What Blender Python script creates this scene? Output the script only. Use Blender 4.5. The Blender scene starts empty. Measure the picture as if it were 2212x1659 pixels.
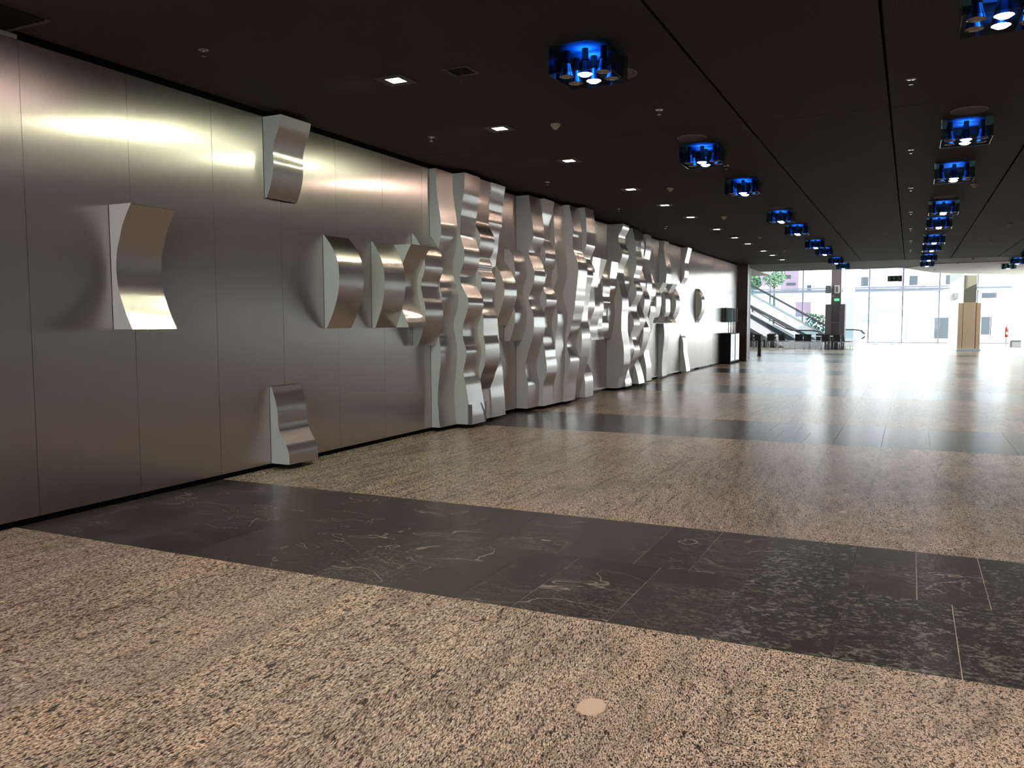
import bpy, math, random
from mathutils import Vector, Matrix
random.seed(7)
SC = bpy.context.scene
COL = SC.collection

# ------------------------------------------------------------------ camera
cam_data = bpy.data.cameras.new('camera')
cam = bpy.data.objects.new('camera', cam_data)
COL.objects.link(cam)
cam_data.sensor_width = 36.0
cam_data.sensor_fit = 'HORIZONTAL'
cam_data.lens = 29.1523
cam_data.clip_end = 500
R3 = Matrix(((0.90178353, -0.02924899, 0.43119712),
             (0.43217043, 0.07002065, -0.89906942),
             (-0.00389583, 0.99711665, 0.07578401)))
cam.matrix_world = Matrix.Translation((0, 0, 1.6)) @ R3.to_4x4()
SC.camera = cam

# ------------------------------------------------------------------ look
SC.view_settings.view_transform = 'Standard'
SC.view_settings.look = 'None'
SC.view_settings.exposure = 0.0
SC.view_settings.gamma = 1.0
SC.view_settings.use_curve_mapping = False
cy = SC.cycles
cy.max_bounces = 7
cy.diffuse_bounces = 3
cy.glossy_bounces = 4
cy.transmission_bounces = 4
cy.transparent_max_bounces = 12
cy.caustics_reflective = True
cy.caustics_refractive = False
cy.sample_clamp_indirect = 6.0
cy.sample_clamp_direct = 0.0
cy.blur_glossy = 0.5
cy.use_adaptive_sampling = True
cy.adaptive_threshold = 0.015
cy.use_denoising = True
cy.use_light_tree = True

# ------------------------------------------------------------------ sky and sun
world = bpy.data.worlds.new('sky')
SC.world = world
world.use_nodes = True
bg = world.node_tree.nodes['Background']
bg.inputs['Color'].default_value = (0.80, 0.91, 1.0, 1)
bg.inputs['Strength'].default_value = 5.2
sun_data = bpy.data.lights.new('sun', 'SUN')
sun_data.energy = 20.0
sun_data.angle = 0.009
sun_data.color = (1.0, 0.97, 0.92)
sun = bpy.data.objects.new('sun', sun_data)
COL.objects.link(sun)
sun.rotation_euler = Vector((-0.80, 0.30, -0.58)).to_track_quat('-Z', 'Y').to_euler()

LAMP_W = 10.0      # each lit reflector of the glass-box luminaires
SPOT_W = 21.0      # each square ceiling downlight

# ------------------------------------------------------------------ helpers
def link(o, parent=None):
    COL.objects.link(o)
    if parent is not None:
        o.parent = parent
    return o

def tag(o, label=None, cat=None, group=None, kind=None):
    if label: o['label'] = label
    if cat: o['category'] = cat
    if group: o['group'] = group
    if kind: o['kind'] = kind
    return o

def thing(name, loc, label, cat, group=None, rz=0.0):
    o = bpy.data.objects.new(name, None)
    o.empty_display_size = 0.1
    o.location = loc
    o.rotation_euler = (0, 0, rz)
    link(o)
    return tag(o, label, cat, group)

class MB:
    """collects faces; built as ONE mesh object"""
    def __init__(s):
        s.v = []; s.f = []; s.m = []; s.sm = []
    def add(s, verts, faces, m=0, smooth=False):
        n = len(s.v)
        s.v += [tuple(p) for p in verts]
        s.f += [tuple(i + n for i in f) for f in faces]
        s.m += [m] * len(faces); s.sm += [smooth] * len(faces)
        return s
    def box(s, x0, x1, y0, y1, z0, z1, m=0):
        if x0 > x1: x0, x1 = x1, x0
        if y0 > y1: y0, y1 = y1, y0
        if z0 > z1: z0, z1 = z1, z0
        v = [(x0,y0,z0),(x1,y0,z0),(x1,y1,z0),(x0,y1,z0),(x0,y0,z1),(x1,y0,z1),(x1,y1,z1),(x0,y1,z1)]
        return s.add(v, [(0,3,2,1),(4,5,6,7),(0,1,5,4),(1,2,6,5),(2,3,7,6),(3,0,4,7)], m)
    def lathe(s, prof, c=(0,0,0), n=16, m=0, cap0=True, cap1=True, axis='z', smooth=True):
        vs = []; fs = []
        for r, h in prof:
            for k in range(n):
                a = 2*math.pi*k/n
                p = (r*math.cos(a), r*math.sin(a), h)
                if axis == 'y': p = (p[0], p[2], p[1])
                if axis == 'x': p = (p[2], p[0], p[1])
                vs.append((p[0]+c[0], p[1]+c[1], p[2]+c[2]))
        for i in range(len(prof)-1):
            for k in range(n):
                a = i*n+k; b = i*n+(k+1) % n
                fs.append((a, b, b+n, a+n))
        s.add(vs, fs, m, smooth)
        if cap0: s.add(vs[:n], [tuple(range(n-1, -1, -1))], m)
        if cap1: s.add(vs[-n:], [tuple(range(n))], m)
        return s
    def tube(s, pts, r, n=6, m=0):
        pts = [Vector(p) for p in pts]
        vs = []; fs = []
        for i, p in enumerate(pts):
            d = (pts[min(i+1, len(pts)-1)] - pts[max(i-1, 0)]).normalized()
            u = d.cross(Vector((0,0,1)))
            if u.length < 0.05: u = d.cross(Vector((0,1,0)))
            u.normalize(); w = d.cross(u)
            for k in range(n):
                a = 2*math.pi*k/n
                vs.append(p + u*r*math.cos(a) + w*r*math.sin(a))
        for i in range(len(pts)-1):
            for k in range(n):
                a = i*n+k; b = i*n+(k+1) % n
                fs.append((a, b, b+n, a+n))
        fs.append(tuple(range(n-1, -1, -1)))
        fs.append(tuple(range(len(vs)-n, len(vs))))
        return s.add(vs, fs, m, True)
    def prism(s, pts, axis, a0, a1, m=0):
        """polygon in the two other axes, extruded along axis"""
        n = len(pts)
        def P(p, a):
            return {'x': (a, p[0], p[1]), 'y': (p[0], a, p[1]), 'z': (p[0], p[1], a)}[axis]
        v = [P(p, a0) for p in pts] + [P(p, a1) for p in pts]
        f = [tuple(range(n-1, -1, -1)), tuple(range(n, 2*n))]
        f += [(i, (i+1) % n, (i+1) % n+n, i+n) for i in range(n)]
        return s.add(v, f, m)
    def mesh(s, name, mats):
        me = bpy.data.meshes.new(name)
        me.from_pydata(s.v, [], s.f)
        for mt in (mats if isinstance(mats, (list, tuple)) else [mats]):
            me.materials.append(mt)
        me.polygons.foreach_set('material_index', s.m)
        me.polygons.foreach_set('use_smooth', s.sm)
        me.update()
        return me
    def build(s, name, mats, parent=None):
        return link(bpy.data.objects.new(name, s.mesh(name, mats)), parent)

def B(*a): return MB().box(*a)

def copy_tree(o, parent=None):
    c = o.copy()
    COL.objects.link(c)
    if parent is not None: c.parent = parent
    for ch in list(o.children):
        copy_tree(ch, c)
    return c

# ------------------------------------------------------------------ materials
def mat(name, base=(0.5,0.5,0.5), rough=0.5, metal=0.0, spec=0.5, emit=None, es=0.0, **kw):
    m = bpy.data.materials.new(name)
    m.use_nodes = True
    p = m.node_tree.nodes['Principled BSDF']
    p.inputs['Base Color'].default_value = (*base, 1)
    p.inputs['Roughness'].default_value = rough
    p.inputs['Metallic'].default_value = metal
    p.inputs['Specular IOR Level'].default_value = spec
    if emit:
        p.inputs['Emission Color'].default_value = (*emit, 1)
        p.inputs['Emission Strength'].default_value = es
    for k, v in kw.items():
        p.inputs[k].default_value = v
    return m

class N:
    """small node-graph helper"""
    def __init__(s, m):
        s.t = m.node_tree; s.p = s.t.nodes['Principled BSDF']
    def node(s, typ, ins=None, **props):
        n = s.t.nodes.new(typ)
        for k, v in props.items(): setattr(n, k, v)
        for k, v in (ins or {}).items():
            if isinstance(v, bpy.types.NodeSocket): s.t.links.new(v, n.inputs[k])
            else: n.inputs[k].default_value = v
        return n
    def math(s, op, a, b=0.0, clamp=False):
        n = s.t.nodes.new('ShaderNodeMath'); n.operation = op; n.use_clamp = clamp
        for i, v in enumerate((a, b)):
            if isinstance(v, bpy.types.NodeSocket): s.t.links.new(v, n.inputs[i])
            else: n.inputs[i].default_value = v
        return n.outputs[0]
    def vmul(s, v, sc, off=(0,0,0)):
        n = s.t.nodes.new('ShaderNodeVectorMath'); n.operation = 'MULTIPLY_ADD'
        s.t.links.new(v, n.inputs[0]); n.inputs[1].default_value = sc
        if isinstance(off, bpy.types.NodeSocket): s.t.links.new(off, n.inputs[2])
        else: n.inputs[2].default_value = off
        return n.outputs[0]
    def noise(s, vec, scale, detail=3, rough=0.5, dist=0.0):
        n = s.node('ShaderNodeTexNoise', {'Vector': vec, 'Scale': scale, 'Detail': detail, 'Roughness': rough, 'Distortion': dist})
        return n.outputs['Fac']
    def ramp(s, fac, stops, interp='LINEAR'):
        n = s.t.nodes.new('ShaderNodeValToRGB'); n.color_ramp.interpolation = interp
        s.t.links.new(fac, n.inputs[0])
        el = n.color_ramp.elements
        while len(el) < len(stops): el.new(0.5)
        for e, (p, c) in zip(el, stops):
            e.position = p; e.color = (*c, 1) if len(c) == 3 else c
        return n.outputs[0]
    def mix(s, fac, a, b, mode='MIX'):
        n = s.t.nodes.new('ShaderNodeMix'); n.data_type = 'RGBA'; n.blend_type = mode
        for k, v in ((0, fac), (6, a), (7, b)):
            if isinstance(v, bpy.types.NodeSocket): s.t.links.new(v, n.inputs[k])
            else: n.inputs[k].default_value = (*v, 1) if isinstance(v, tuple) and len(v) == 3 else v
        return n.outputs[2]
    def set(s, name, v):
        if isinstance(v, bpy.types.NodeSocket): s.t.links.new(v, s.p.inputs[name])
        else: s.p.inputs[name].default_value = v
    def bump(s, h, strength, dist=0.01):
        n = s.node('ShaderNodeBump', {'Height': h, 'Strength': strength, 'Distance': dist})
        s.t.links.new(n.outputs[0], s.p.inputs['Normal'])
    @property
    def pos(s):
        return s.node('ShaderNodeNewGeometry').outputs['Position']

def brushed(name, base, rough, aniso, crisp=0.3, metal=1.0, wav=0.0, rough2=0.21):
    """brushed sheet: the brush lines run vertically, highlights smear sideways"""
    m = mat(name, base, rough, metal)
    n = N(m)
    g = n.node('ShaderNodeNewGeometry')
    c = n.t.nodes.new('ShaderNodeVectorMath'); c.operation = 'CROSS_PRODUCT'
    n.t.links.new(g.outputs['Normal'], c.inputs[0]); c.inputs[1].default_value = (0.0003, 0.0002, 1)
    d = n.t.nodes.new('ShaderNodeVectorMath'); d.operation = 'NORMALIZE'
    n.t.links.new(c.outputs[0], d.inputs[0])
    pos = g.outputs['Position']
    grain = n.noise(n.vmul(pos, (160, 160, 1.5)), 1.0, 3, 0.6)
    blot = n.noise(pos, 1.3, 3, 0.5)
    col = n.mix(grain, tuple(b*0.90 for b in base), tuple(min(1, b*1.06) for b in base))
    p2 = n.t.nodes.new('ShaderNodeBsdfPrincipled')
    bmp = None
    if wav:
        h = n.noise(n.vmul(pos, (1, 0.9, 1.6)), 1.0, 1, 0.3)
        bmp = n.node('ShaderNodeBump', {'Height': h, 'Strength': 1.0, 'Distance': wav}).outputs[0]
    for p, r, an in ((n.p, rough, aniso), (p2, rough2, 0.95)):
        n.t.links.new(col, p.inputs['Base Color'])
        n.t.links.new(d.outputs[0], p.inputs['Tangent'])
        p.inputs['Anisotropic'].default_value = an
        p.inputs['Metallic'].default_value = metal
        p.inputs['Roughness'].default_value = r
        if bmp: n.t.links.new(bmp, p.inputs['Normal'])
    lw = n.t.nodes.new('ShaderNodeLayerWeight'); lw.inputs[0].default_value = 0.5
    gz = n.math('POWER', lw.outputs['Facing'], 2.2)
    fac = n.math('ADD', n.math('MULTIPLY', gz, 1.0-crisp), crisp, clamp=True)
    mx = n.t.nodes.new('ShaderNodeMixShader')
    n.t.links.new(fac, mx.inputs[0]); n.t.links.new(n.p.outputs[0], mx.inputs[1]); n.t.links.new(p2.outputs[0], mx.inputs[2])
    n.t.links.new(mx.outputs[0], n.t.nodes['Material Output'].inputs[0])
    return m

M = {}
M['alu'] = brushed('brushed_aluminium', (0.69, 0.62, 0.59), 0.365, 0.93, crisp=0.34, wav=0.002)
M['alu_strip'] = brushed('brushed_aluminium_strip', (0.76, 0.69, 0.655), 0.38, 0.88, crisp=0.42, wav=0.001, rough2=0.18)
M['flank'] = brushed('satin_aluminium', (0.64, 0.66, 0.65), 0.56, 0.5, crisp=0.02, metal=0.12, rough2=0.5)
M['black'] = mat('black_recess', (0.006, 0.006, 0.006), 0.8, spec=0.1)
M['steel'] = mat('polished_steel', (0.62, 0.61, 0.6), 0.22, 1.0)
M['dark_metal'] = mat('dark_metal', (0.03, 0.03, 0.032), 0.5, 0.4)
M['chrome'] = mat('chrome_reflector', (0.75, 0.75, 0.77), 0.12, 1.0)
M['socket'] = mat('black_lamp_socket', (0.012, 0.012, 0.013), 0.4)
M['lens_on'] = mat('lit_lamp_lens', (1, 0.9, 0.8), 0.3, emit=(1.0, 0.86, 0.74), es=14.0)
M['lens_off'] = mat('unlit_lamp_lens', (0.45, 0.43, 0.42), 0.12, 0.9)
M['down_on'] = mat('downlight_glow', (1, 1, 1), 0.4, emit=(1.0, 0.95, 0.9), es=9.0)
M['trim'] = mat('dark_trim', (0.035, 0.03, 0.028), 0.45)
M['cream'] = mat('cream_plastic', (0.42, 0.38, 0.28), 0.5)
M['brown_disc'] = mat('taupe_speaker_cover', (0.105, 0.085, 0.075), 0.7)
M['red'] = mat('red_paint', (0.55, 0.02, 0.02), 0.35)
M['red_cloth'] = mat('faded_red_ribbon', (0.16, 0.03, 0.035), 0.8)
M['white'] = mat('white_paint', (0.75, 0.76, 0.77), 0.5)
M['offwhite'] = mat('pale_plaster', (0.58, 0.57, 0.54), 0.6)
M['grey'] = mat('grey_paint', (0.22, 0.22, 0.23), 0.6)
M['escgrey'] = mat('dark_grey_cladding', (0.075, 0.078, 0.085), 0.5)
M['purple'] = mat('mauve_grey_plaster', (0.115, 0.088, 0.096), 0.6)
M['beige'] = mat('beige_stone_panel', (0.62, 0.43, 0.28), 0.5)
M['olive'] = mat('olive_grey_panel', (0.23, 0.22, 0.16), 0.55)
M['chair'] = mat('black_seat_shell', (0.010, 0.010, 0.012), 0.5)
M['strip'] = mat('white_acrylic_strip', (0.8, 0.83, 0.85), 0.35, emit=(0.85, 0.94, 1.0), es=1.0)
M['black_gloss'] = mat('black_lacquer', (0.005, 0.005, 0.006), 0.45, spec=0.15)
M['screen'] = mat('poster_print', (0.22, 0.36, 0.42), 0.5)
M['signgreen'] = mat('exit_sign_green', (0.0, 0.045, 0.02), 0.5)
M['signwhite'] = mat('exit_sign_print', (0.30, 0.45, 0.32), 0.5)
M['signlit'] = mat('lit_green_sign', (0.1, 0.5, 0.2), 0.5, emit=(0.15, 0.85, 0.4), es=0.7)
M['soffit'] = mat('grey_soffit', (0.12, 0.115, 0.11), 0.7)
M['soffit_light'] = mat('white_daylit_soffit', (0.82, 0.82, 0.81), 0.7)  # white; on the soffit field it holds the daylight wash
M['rightwall'] = mat('taupe_wall_cladding', (0.13, 0.10, 0.085), 0.5)
M['frame'] = mat('facade_steel', (0.12, 0.14, 0.17), 0.5, 0.3)
M['frame_blue'] = mat('transom_blue_grey', (0.30, 0.34, 0.42), 0.5)
M['rubber'] = mat('black_handrail_rubber', (0.012, 0.012, 0.014), 0.45)
M['paving'] = mat('pale_street_paving', (0.62, 0.62, 0.6), 0.8)
M['plaster'] = mat('white_render', (0.80, 0.80, 0.79), 0.8)
M['pinkstone'] = mat('pink_sandstone', (0.24, 0.17, 0.22), 0.8)
M['win_dark'] = mat('dark_shutter', (0.035, 0.045, 0.055), 0.5)
M['win_blue'] = mat('pale_blue_window', (0.28, 0.38, 0.52), 0.3)
M['teal'] = mat('teal_canopy_paint', (0.10, 0.34, 0.33), 0.5)
M['bark'] = mat('bark', (0.05, 0.035, 0.025), 0.9)
M['leaf'] = mat('leaf_green', (0.05, 0.12, 0.06), 0.7)
M['tape'] = mat('grey_purple_tape', (0.16, 0.14, 0.16), 0.4)

def wood():
    m = mat('dark_brown_veneer', (0.04, 0.014, 0.008), 0.35)
    n = N(m)
    w = n.noise(n.vmul(n.pos, (14, 14, 0.7)), 1.0, 4, 0.6)
    n.set('Base Color', n.ramp(w, [(0.3, (0.022, 0.008, 0.005)), (0.7, (0.06, 0.02, 0.011))]))
    return m
M['wood'] = wood()

def ceiling_mat():
    m = mat('dark_brown_perforated_panel', (0.025, 0.019, 0.017), 0.75, spec=0.25)
    n = N(m)
    pos = n.pos
    sx = n.node('ShaderNodeSeparateXYZ', {0: pos})
    w = n.math('SINE', n.math('MULTIPLY', sx.outputs[0], 2*math.pi/0.021))
    w2 = n.math('SINE', n.math('MULTIPLY', sx.outputs[1], 2*math.pi/0.030))
    hole = n.math('MULTIPLY', n.math('GREATER_THAN', w, 0.2), n.math('GREATER_THAN', w2, -0.5))
    # the perforated field starts some distance off the metal wall
    zone = n.math('GREATER_THAN', sx.outputs[0], -3.2)
    hole = n.math('MULTIPLY', hole, zone)
    blot = n.noise(pos, 0.7, 2, 0.5)
    base = n.mix(blot, (0.029, 0.023, 0.0205), (0.041, 0.0325, 0.029))
    n.set('Base Color', n.mix(n.math('MULTIPLY', hole, 0.55), base, (0.006, 0.005, 0.0045)))
    return m
M['ceiling'] = ceiling_mat()

def glass_mat(name, tint, refl, rough=0.02):
    m = bpy.data.materials.new(name); m.use_nodes = True
    t = m.node_tree; t.nodes.remove(t.nodes['Principled BSDF'])
    out = t.nodes['Material Output']
    tr = t.nodes.new('ShaderNodeBsdfTransparent'); tr.inputs[0].default_value = (*tint, 1)
    gl = t.nodes.new('ShaderNodeBsdfGlossy'); gl.inputs['Roughness'].default_value = rough
    gl.inputs[0].default_value = (0.9, 0.95, 0.95, 1)
    fr = t.nodes.new('ShaderNodeFresnel'); fr.inputs[0].default_value = 1.45
    mu = t.nodes.new('ShaderNodeMath'); mu.operation = 'MULTIPLY'; mu.inputs[1].default_value = refl
    t.links.new(fr.outputs[0], mu.inputs[0])
    mx = t.nodes.new('ShaderNodeMixShader')
    t.links.new(mu.outputs[0], mx.inputs[0]); t.links.new(tr.outputs[0], mx.inputs[1]); t.links.new(gl.outputs[0], mx.inputs[2])
    t.links.new(mx.outputs[0], out.inputs[0])
    return m
M['lampglass'] = glass_mat('smoky_lamp_glass', (0.60, 0.70, 0.71), 0.9)
M['glass'] = glass_mat('facade_glass', (0.96, 0.98, 0.98), 0.6)
M['balglass'] = glass_mat('balustrade_glass', (0.90, 0.96, 0.97), 0.6)

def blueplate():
    m = mat('back_plate_painted_blue_glow', (0.02, 0.03, 0.06), 0.35)
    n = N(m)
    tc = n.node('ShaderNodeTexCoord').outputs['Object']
    # blue light leaking from the lit halogens, painted as emission around their sockets
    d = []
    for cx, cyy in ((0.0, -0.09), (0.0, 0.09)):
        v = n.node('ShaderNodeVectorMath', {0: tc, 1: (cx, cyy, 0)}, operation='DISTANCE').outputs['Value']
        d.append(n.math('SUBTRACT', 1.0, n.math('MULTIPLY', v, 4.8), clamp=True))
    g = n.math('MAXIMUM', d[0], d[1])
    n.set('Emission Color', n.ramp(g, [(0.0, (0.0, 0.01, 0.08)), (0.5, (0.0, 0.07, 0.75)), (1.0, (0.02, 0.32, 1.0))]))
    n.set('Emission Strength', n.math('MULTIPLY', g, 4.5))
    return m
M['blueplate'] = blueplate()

def granite():
    m = mat('beige_speckled_granite', (0.5, 0.4, 0.33), 0.22)
    n = N(m)
    pos = n.pos
    tv = n.node('ShaderNodeAttribute', attribute_name='tv').outputs['Fac']
    off = n.node('ShaderNodeCombineXYZ', {0: n.math('MULTIPLY', tv, 3.0), 1: n.math('MULTIPLY', tv, 7.0), 2: n.math('MULTIPLY', tv, 5.0)}).outputs[0]
    sx = n.node('ShaderNodeSeparateXYZ', {0: pos})
    st = n.vmul(pos, (1, 0.30, 1), off)          # foliation runs along the hall
    iso = n.vmul(pos, (1, 0.62, 1), off)
    left = n.math('MULTIPLY', n.math('SUBTRACT', -0.6, sx.outputs[0]), 0.7, clamp=True)
    vec = n.mix(left, iso, st)
    g1 = n.noise(vec, 120, 2, 0.55, 0.2)
    g2 = n.noise(vec, 240, 2, 0.6)
    g3 = n.noise(vec, 42, 2, 0.5, 0.3)
    g4 = n.noise(n.vmul(vec, (1, 0.35, 1)), 16, 4, 0.65, 0.4)
    big = n.noise(vec, 2.6, 3, 0.55, 0.5)
    c = n.ramp(g2, [(0.34, (0.20, 0.165, 0.14)), (0.48, (0.40, 0.335, 0.28)), (0.60, (0.62, 0.53, 0.45)), (0.72, (0.95, 0.88, 0.80))])
    c2 = n.ramp(g1, [(0.37, (0.05, 0.047, 0.043)), (0.43, (0.42, 0.38, 0.34)), (0.50, (0.85, 0.83, 0.80)), (0.62, (1.15, 1.12, 1.08))])
    c = n.mix(0.95, c, c2, 'MULTIPLY')
    blk = n.ramp(g3, [(0.33, (0.05, 0.05, 0.045)), (0.37, (1, 1, 1))])
    c = n.mix(0.9, c, blk, 'MULTIPLY')
    c = n.mix(0.75, c, n.ramp(g4, [(0.32, (0.40, 0.39, 0.37)), (0.50, (1, 1, 1))]), 'MULTIPLY')
    c3 = n.ramp(big, [(0.25, (0.66, 0.64, 0.63)), (0.55, (1.0, 0.98, 0.95)), (0.8, (1.12, 1.0, 0.9))])
    c = n.mix(1.0, c, c3, 'MULTIPLY')
    c = n.mix(n.math('MULTIPLY', tv, 0.22), c, (0.27, 0.23, 0.21))
    # pale mineral inclusions
    for (x, y, r) in ((-1.15, 3.15, 0.062), (-0.71, 10.13, 0.035), (-0.46, 10.71, 0.035), (-0.49, 8.1, 0.03), (-0.46, 7.34, 0.03)):
        w = n.node('ShaderNodeVectorMath', {0: n.vmul(pos, (1, 0.75, 0)), 1: (x, y*0.75, 0)}, operation='DISTANCE').outputs['Value']
        w = n.math('ADD', w, n.math('MULTIPLY', g3, 0.03))
        c = n.mix(n.math('LESS_THAN', w, r+0.012), c, (0.55, 0.43, 0.34))
    n.set('Base Color', c)
    n.set('Roughness', n.math('ADD', n.math('MULTIPLY', g1, 0.10), 0.20)); n.set('Specular IOR Level', 0.42)
    n.bump(g1, 0.10, 0.0006)
    return m
M['granite'] = granite()

def dark_stone(name, mottled):
    m = mat(name, (0.05, 0.045, 0.04), 0.16)
    n = N(m)
    pos = n.pos
    tv = n.node('ShaderNodeAttribute', attribute_name='tv').outputs['Fac']
    off = n.node('ShaderNodeCombineXYZ', {0: n.math('MULTIPLY', tv, 9.0), 1: n.math('MULTIPLY', tv, 4.0), 2: n.math('MULTIPLY', tv, 6.0)}).outputs[0]
    vec = n.vmul(pos, (1, 0.8, 1), off)
    a = n.noise(vec, 2.2, 5, 0.62, 1.2)
    b = n.noise(vec, 26, 4, 0.7, 0.6)
    if mottled:
        g = n.noise(n.vmul(vec, (1, 1.7, 1)), 21, 6, 0.78, 0.5)
        c = n.ramp(g, [(0.38, (0.010, 0.011, 0.010)), (0.49, (0.042, 0.042, 0.037)), (0.62, (0.16, 0.155, 0.13))])
        c = n.mix(n.ramp(a, [(0.46, (0, 0, 0)), (0.68, (0.75, 0.75, 0.75))]), c, (0.022, 0.017, 0.017))
    else:
        c = n.ramp(b, [(0.3, (0.014, 0.0125, 0.012)), (0.7, (0.034, 0.030, 0.028))])
        c = n.mix(n.math('MULTIPLY', tv, 0.55), c, (0.07, 0.062, 0.057))
        # wispy quartz veins
        strk = n.vmul(pos, (1, 1.9, 1), off)
        area = n.ramp(n.noise(vec, 0.9, 3, 0.5, 0.4), [(0.36, (0, 0, 0)), (0.64, (1, 1, 1))])
        v = n.math('ABSOLUTE', n.math('SUBTRACT', n.noise(strk, 0.9, 4, 0.5, 0.8), 0.5))
        vein = n.ramp(v, [(0.0, (0.9, 0.9, 0.9)), (0.003, (0.3, 0.3, 0.3)), (0.008, (0, 0, 0))])
        c = n.mix(n.mix(1.0, vein, area, 'MULTIPLY'), c, (0.32, 0.29, 0.25))
        for sc, wd, am in ((2.6, 0.013, 0.8), (5.5, 0.016, 0.6), (9.0, 0.02, 0.42)):
            fl = n.math('ABSOLUTE', n.math('SUBTRACT', n.noise(strk, sc, 9, 0.66, 2.6), 0.5))
            f2 = n.mix(1.0, n.ramp(fl, [(0.0, (am, am, am)), (wd*0.4, (am*0.3, am*0.3, am*0.3)), (wd*1.6, (0, 0, 0))]), area, 'MULTIPLY')
            c = n.mix(f2, c, (0.26, 0.225, 0.20))
        cloud = n.ramp(n.noise(strk, 3.0, 8, 0.75, 1.2), [(0.5, (0, 0, 0)), (0.78, (0.35, 0.35, 0.35))])
        c = n.mix(cloud, c, (0.085, 0.082, 0.075))
    n.set('Base Color', c)
    n.set('Roughness', n.math('ADD', n.math('MULTIPLY', b, 0.10), 0.18))
    return m
M['slate'] = dark_stone('dark_veined_slate', False)
M['mottled'] = dark_stone('dark_mottled_stone', True)
M['grout_light'] = mat('beige_grout', (0.40, 0.32, 0.25), 0.8)
M['grout_dark'] = mat('brown_grout', (0.15, 0.115, 0.095), 0.8)
M['joint'] = mat('black_expansion_joint', (0.02, 0.014, 0.011), 0.7)

# ================================================================== SETTING
XW = -6.25            # face of the metal wall
CH = 3.82             # ceiling
YE = 34.3             # end of the perforated ceiling

def struct(name, mb, m, parent=None, kind='structure'):
    o = mb.build(name, m, parent)
    if parent is None: o['kind'] = kind
    return o

# ---- floor: slab, beds of grout, stone tiles
floor = struct('floor', B(-16, 9.2, -16.2, 62.6, -0.30, -0.012), M['grout_dark'])
BAND0, PER, BW = 4.09, 7.19, 2.18
beds = []
for nb in range(-2, 9):
    b = BAND0 + PER*nb
    y1 = min(b+BW, 62.4)
    if b < 62.4:
        B(XW-0.1, 9.1, b, y1, -0.011, -0.0025).build('grout_bed', M['grout_light'], floor)
    B(XW-0.1, 9.1, b+BW+0.0, min(b+PER, 62.5), -0.011, -0.0020).build('grout_bed', M['grout_dark'], floor) if b+BW < 62 else None
for x in (-0.865, -0.29):
    B(x-0.006, x+0.006, -16, 62.4, -0.0019, -0.0008).build('expansion_joint', M['joint'], floor)

def fill(brks, lo, hi, rnd):
    brks = sorted(set(brks))
    while brks[0] > lo:
        brks.insert(0, brks[0] - rnd.choice((0.37, 0.56, 0.56)))
    while brks[-1] < hi:
        brks.append(brks[-1] + rnd.choice((0.37, 0.56, 0.56)))
    brks[0] = lo; brks[-1] = hi
    if brks[1]-brks[0] < 0.15: brks.pop(1)
    if brks[-1]-brks[-2] < 0.15: brks.pop(-2)
    return brks

tiles = []            # (x0,x1,y0,y1,kind)
rt = random.Random(3)
XL, XR = XW-0.09, 9.1
for nb in range(-2, 9):
    b = BAND0 + PER*nb
    for row in (0, 1):
        y0 = b + row*1.09; y1 = y0 + 1.09
        if y1 > 62.4 or y0 < -16: continue
        L = [-0.865]
        Rr = [-0.29]
        if nb == 0 and row == 0:
            L = [-4.5, -3.96, -3.39, -2.89, -2.33, -1.975, -1.415, -0.865]; Rr = [-0.29, 0.256, 0.81]
        if nb == 0 and row == 1:
            L = [-4.58, -4.01, -3.44, -3.06, -2.72, -2.16, -1.605, -1.235, -0.865]; Rr = [-0.29, 0.08, 0.45, 1.0]
        for lst, lo, hi in ((L, XL, -0.865), (Rr, -0.29, XR)):
            br = fill(lst, lo, hi, rt) if len(lst) > 1 or True else lst
            for a, c in zip(br, br[1:]):
                k = 'mottled' if (a >= -0.3 and (row == 0 or a > 0.4)) else ('slate' if rt.random() < 0.8 or nb == 0 else 'mottled')
                tiles.append((a, c, y0, y1, k))
    tiles.append((-0.865, -0.29, b, b+2*1.09, 'mottled')) if b > -16 and b+2.18 < 62.4 else None
    h = (PER-BW)/3
    for row in range(3):
        y0 = b + BW + row*h; y1 = y0 + h
        if y0 > 62 or y0 < -16: continue
        y1 = min(y1, 62.45)
        for lst, lo, hi in (([-0.865], XL, -0.865), ([-0.29, 0.08 if row != 1 else 0.27, 0.46 if row != 1 else 0.65], -0.29, XR)):
            br = fill(lst, lo, hi, rt)
            for a, c in zip(br, br[1:]):
                tiles.append((a, c, y0, y1, 'granite'))
        tiles.append((-0.865, -0.29, y0, y1, 'granite'))

def add_tv(me, vals):
    at = me.attributes.new('tv', 'FLOAT', 'FACE')
    at.data.foreach_set('value', vals)

def tile_key(t):
    # the pieces nearest in view come first; those out of frame last
    cx, cyy = (t[0]+t[1])/2, (t[2]+t[3])/2
    lim = -0.02 + 0.1245*cyy + 0.35
    inview = t[3] > 2.2 and cx < lim + 0.3
    return (0 if inview else 1, cyy)
tiles.sort(key=tile_key)
G = 0.002
for t in tiles[:298]:
    x0, x1, y0, y1, k = t
    mb = B(x0+G*(0.5 if k == 'granite' else 1), x1-G*(0.5 if k == 'granite' else 1), y0+0.0006, y1-0.0006, -0.010, 0.0)
    o = mb.build('floor_tile', M[k], floor)
    add_tv(o.data, [rt.random()]*6)
rest = MB(); vals = []
ks = ['granite', 'slate', 'mottled']
for t in tiles[298:]:
    x0, x1, y0, y1, k = t
    rest.box(x0+G, x1-G, y0+0.0006, y1-0.0006, -0.010, 0.0, ks.index(k))
    vals += [rt.random()]*6
o = rest.build('far_floor_tiles', [M[k] for k in ks], floor)
o['kind'] = 'stuff'
add_tv(o.data, vals)
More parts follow.
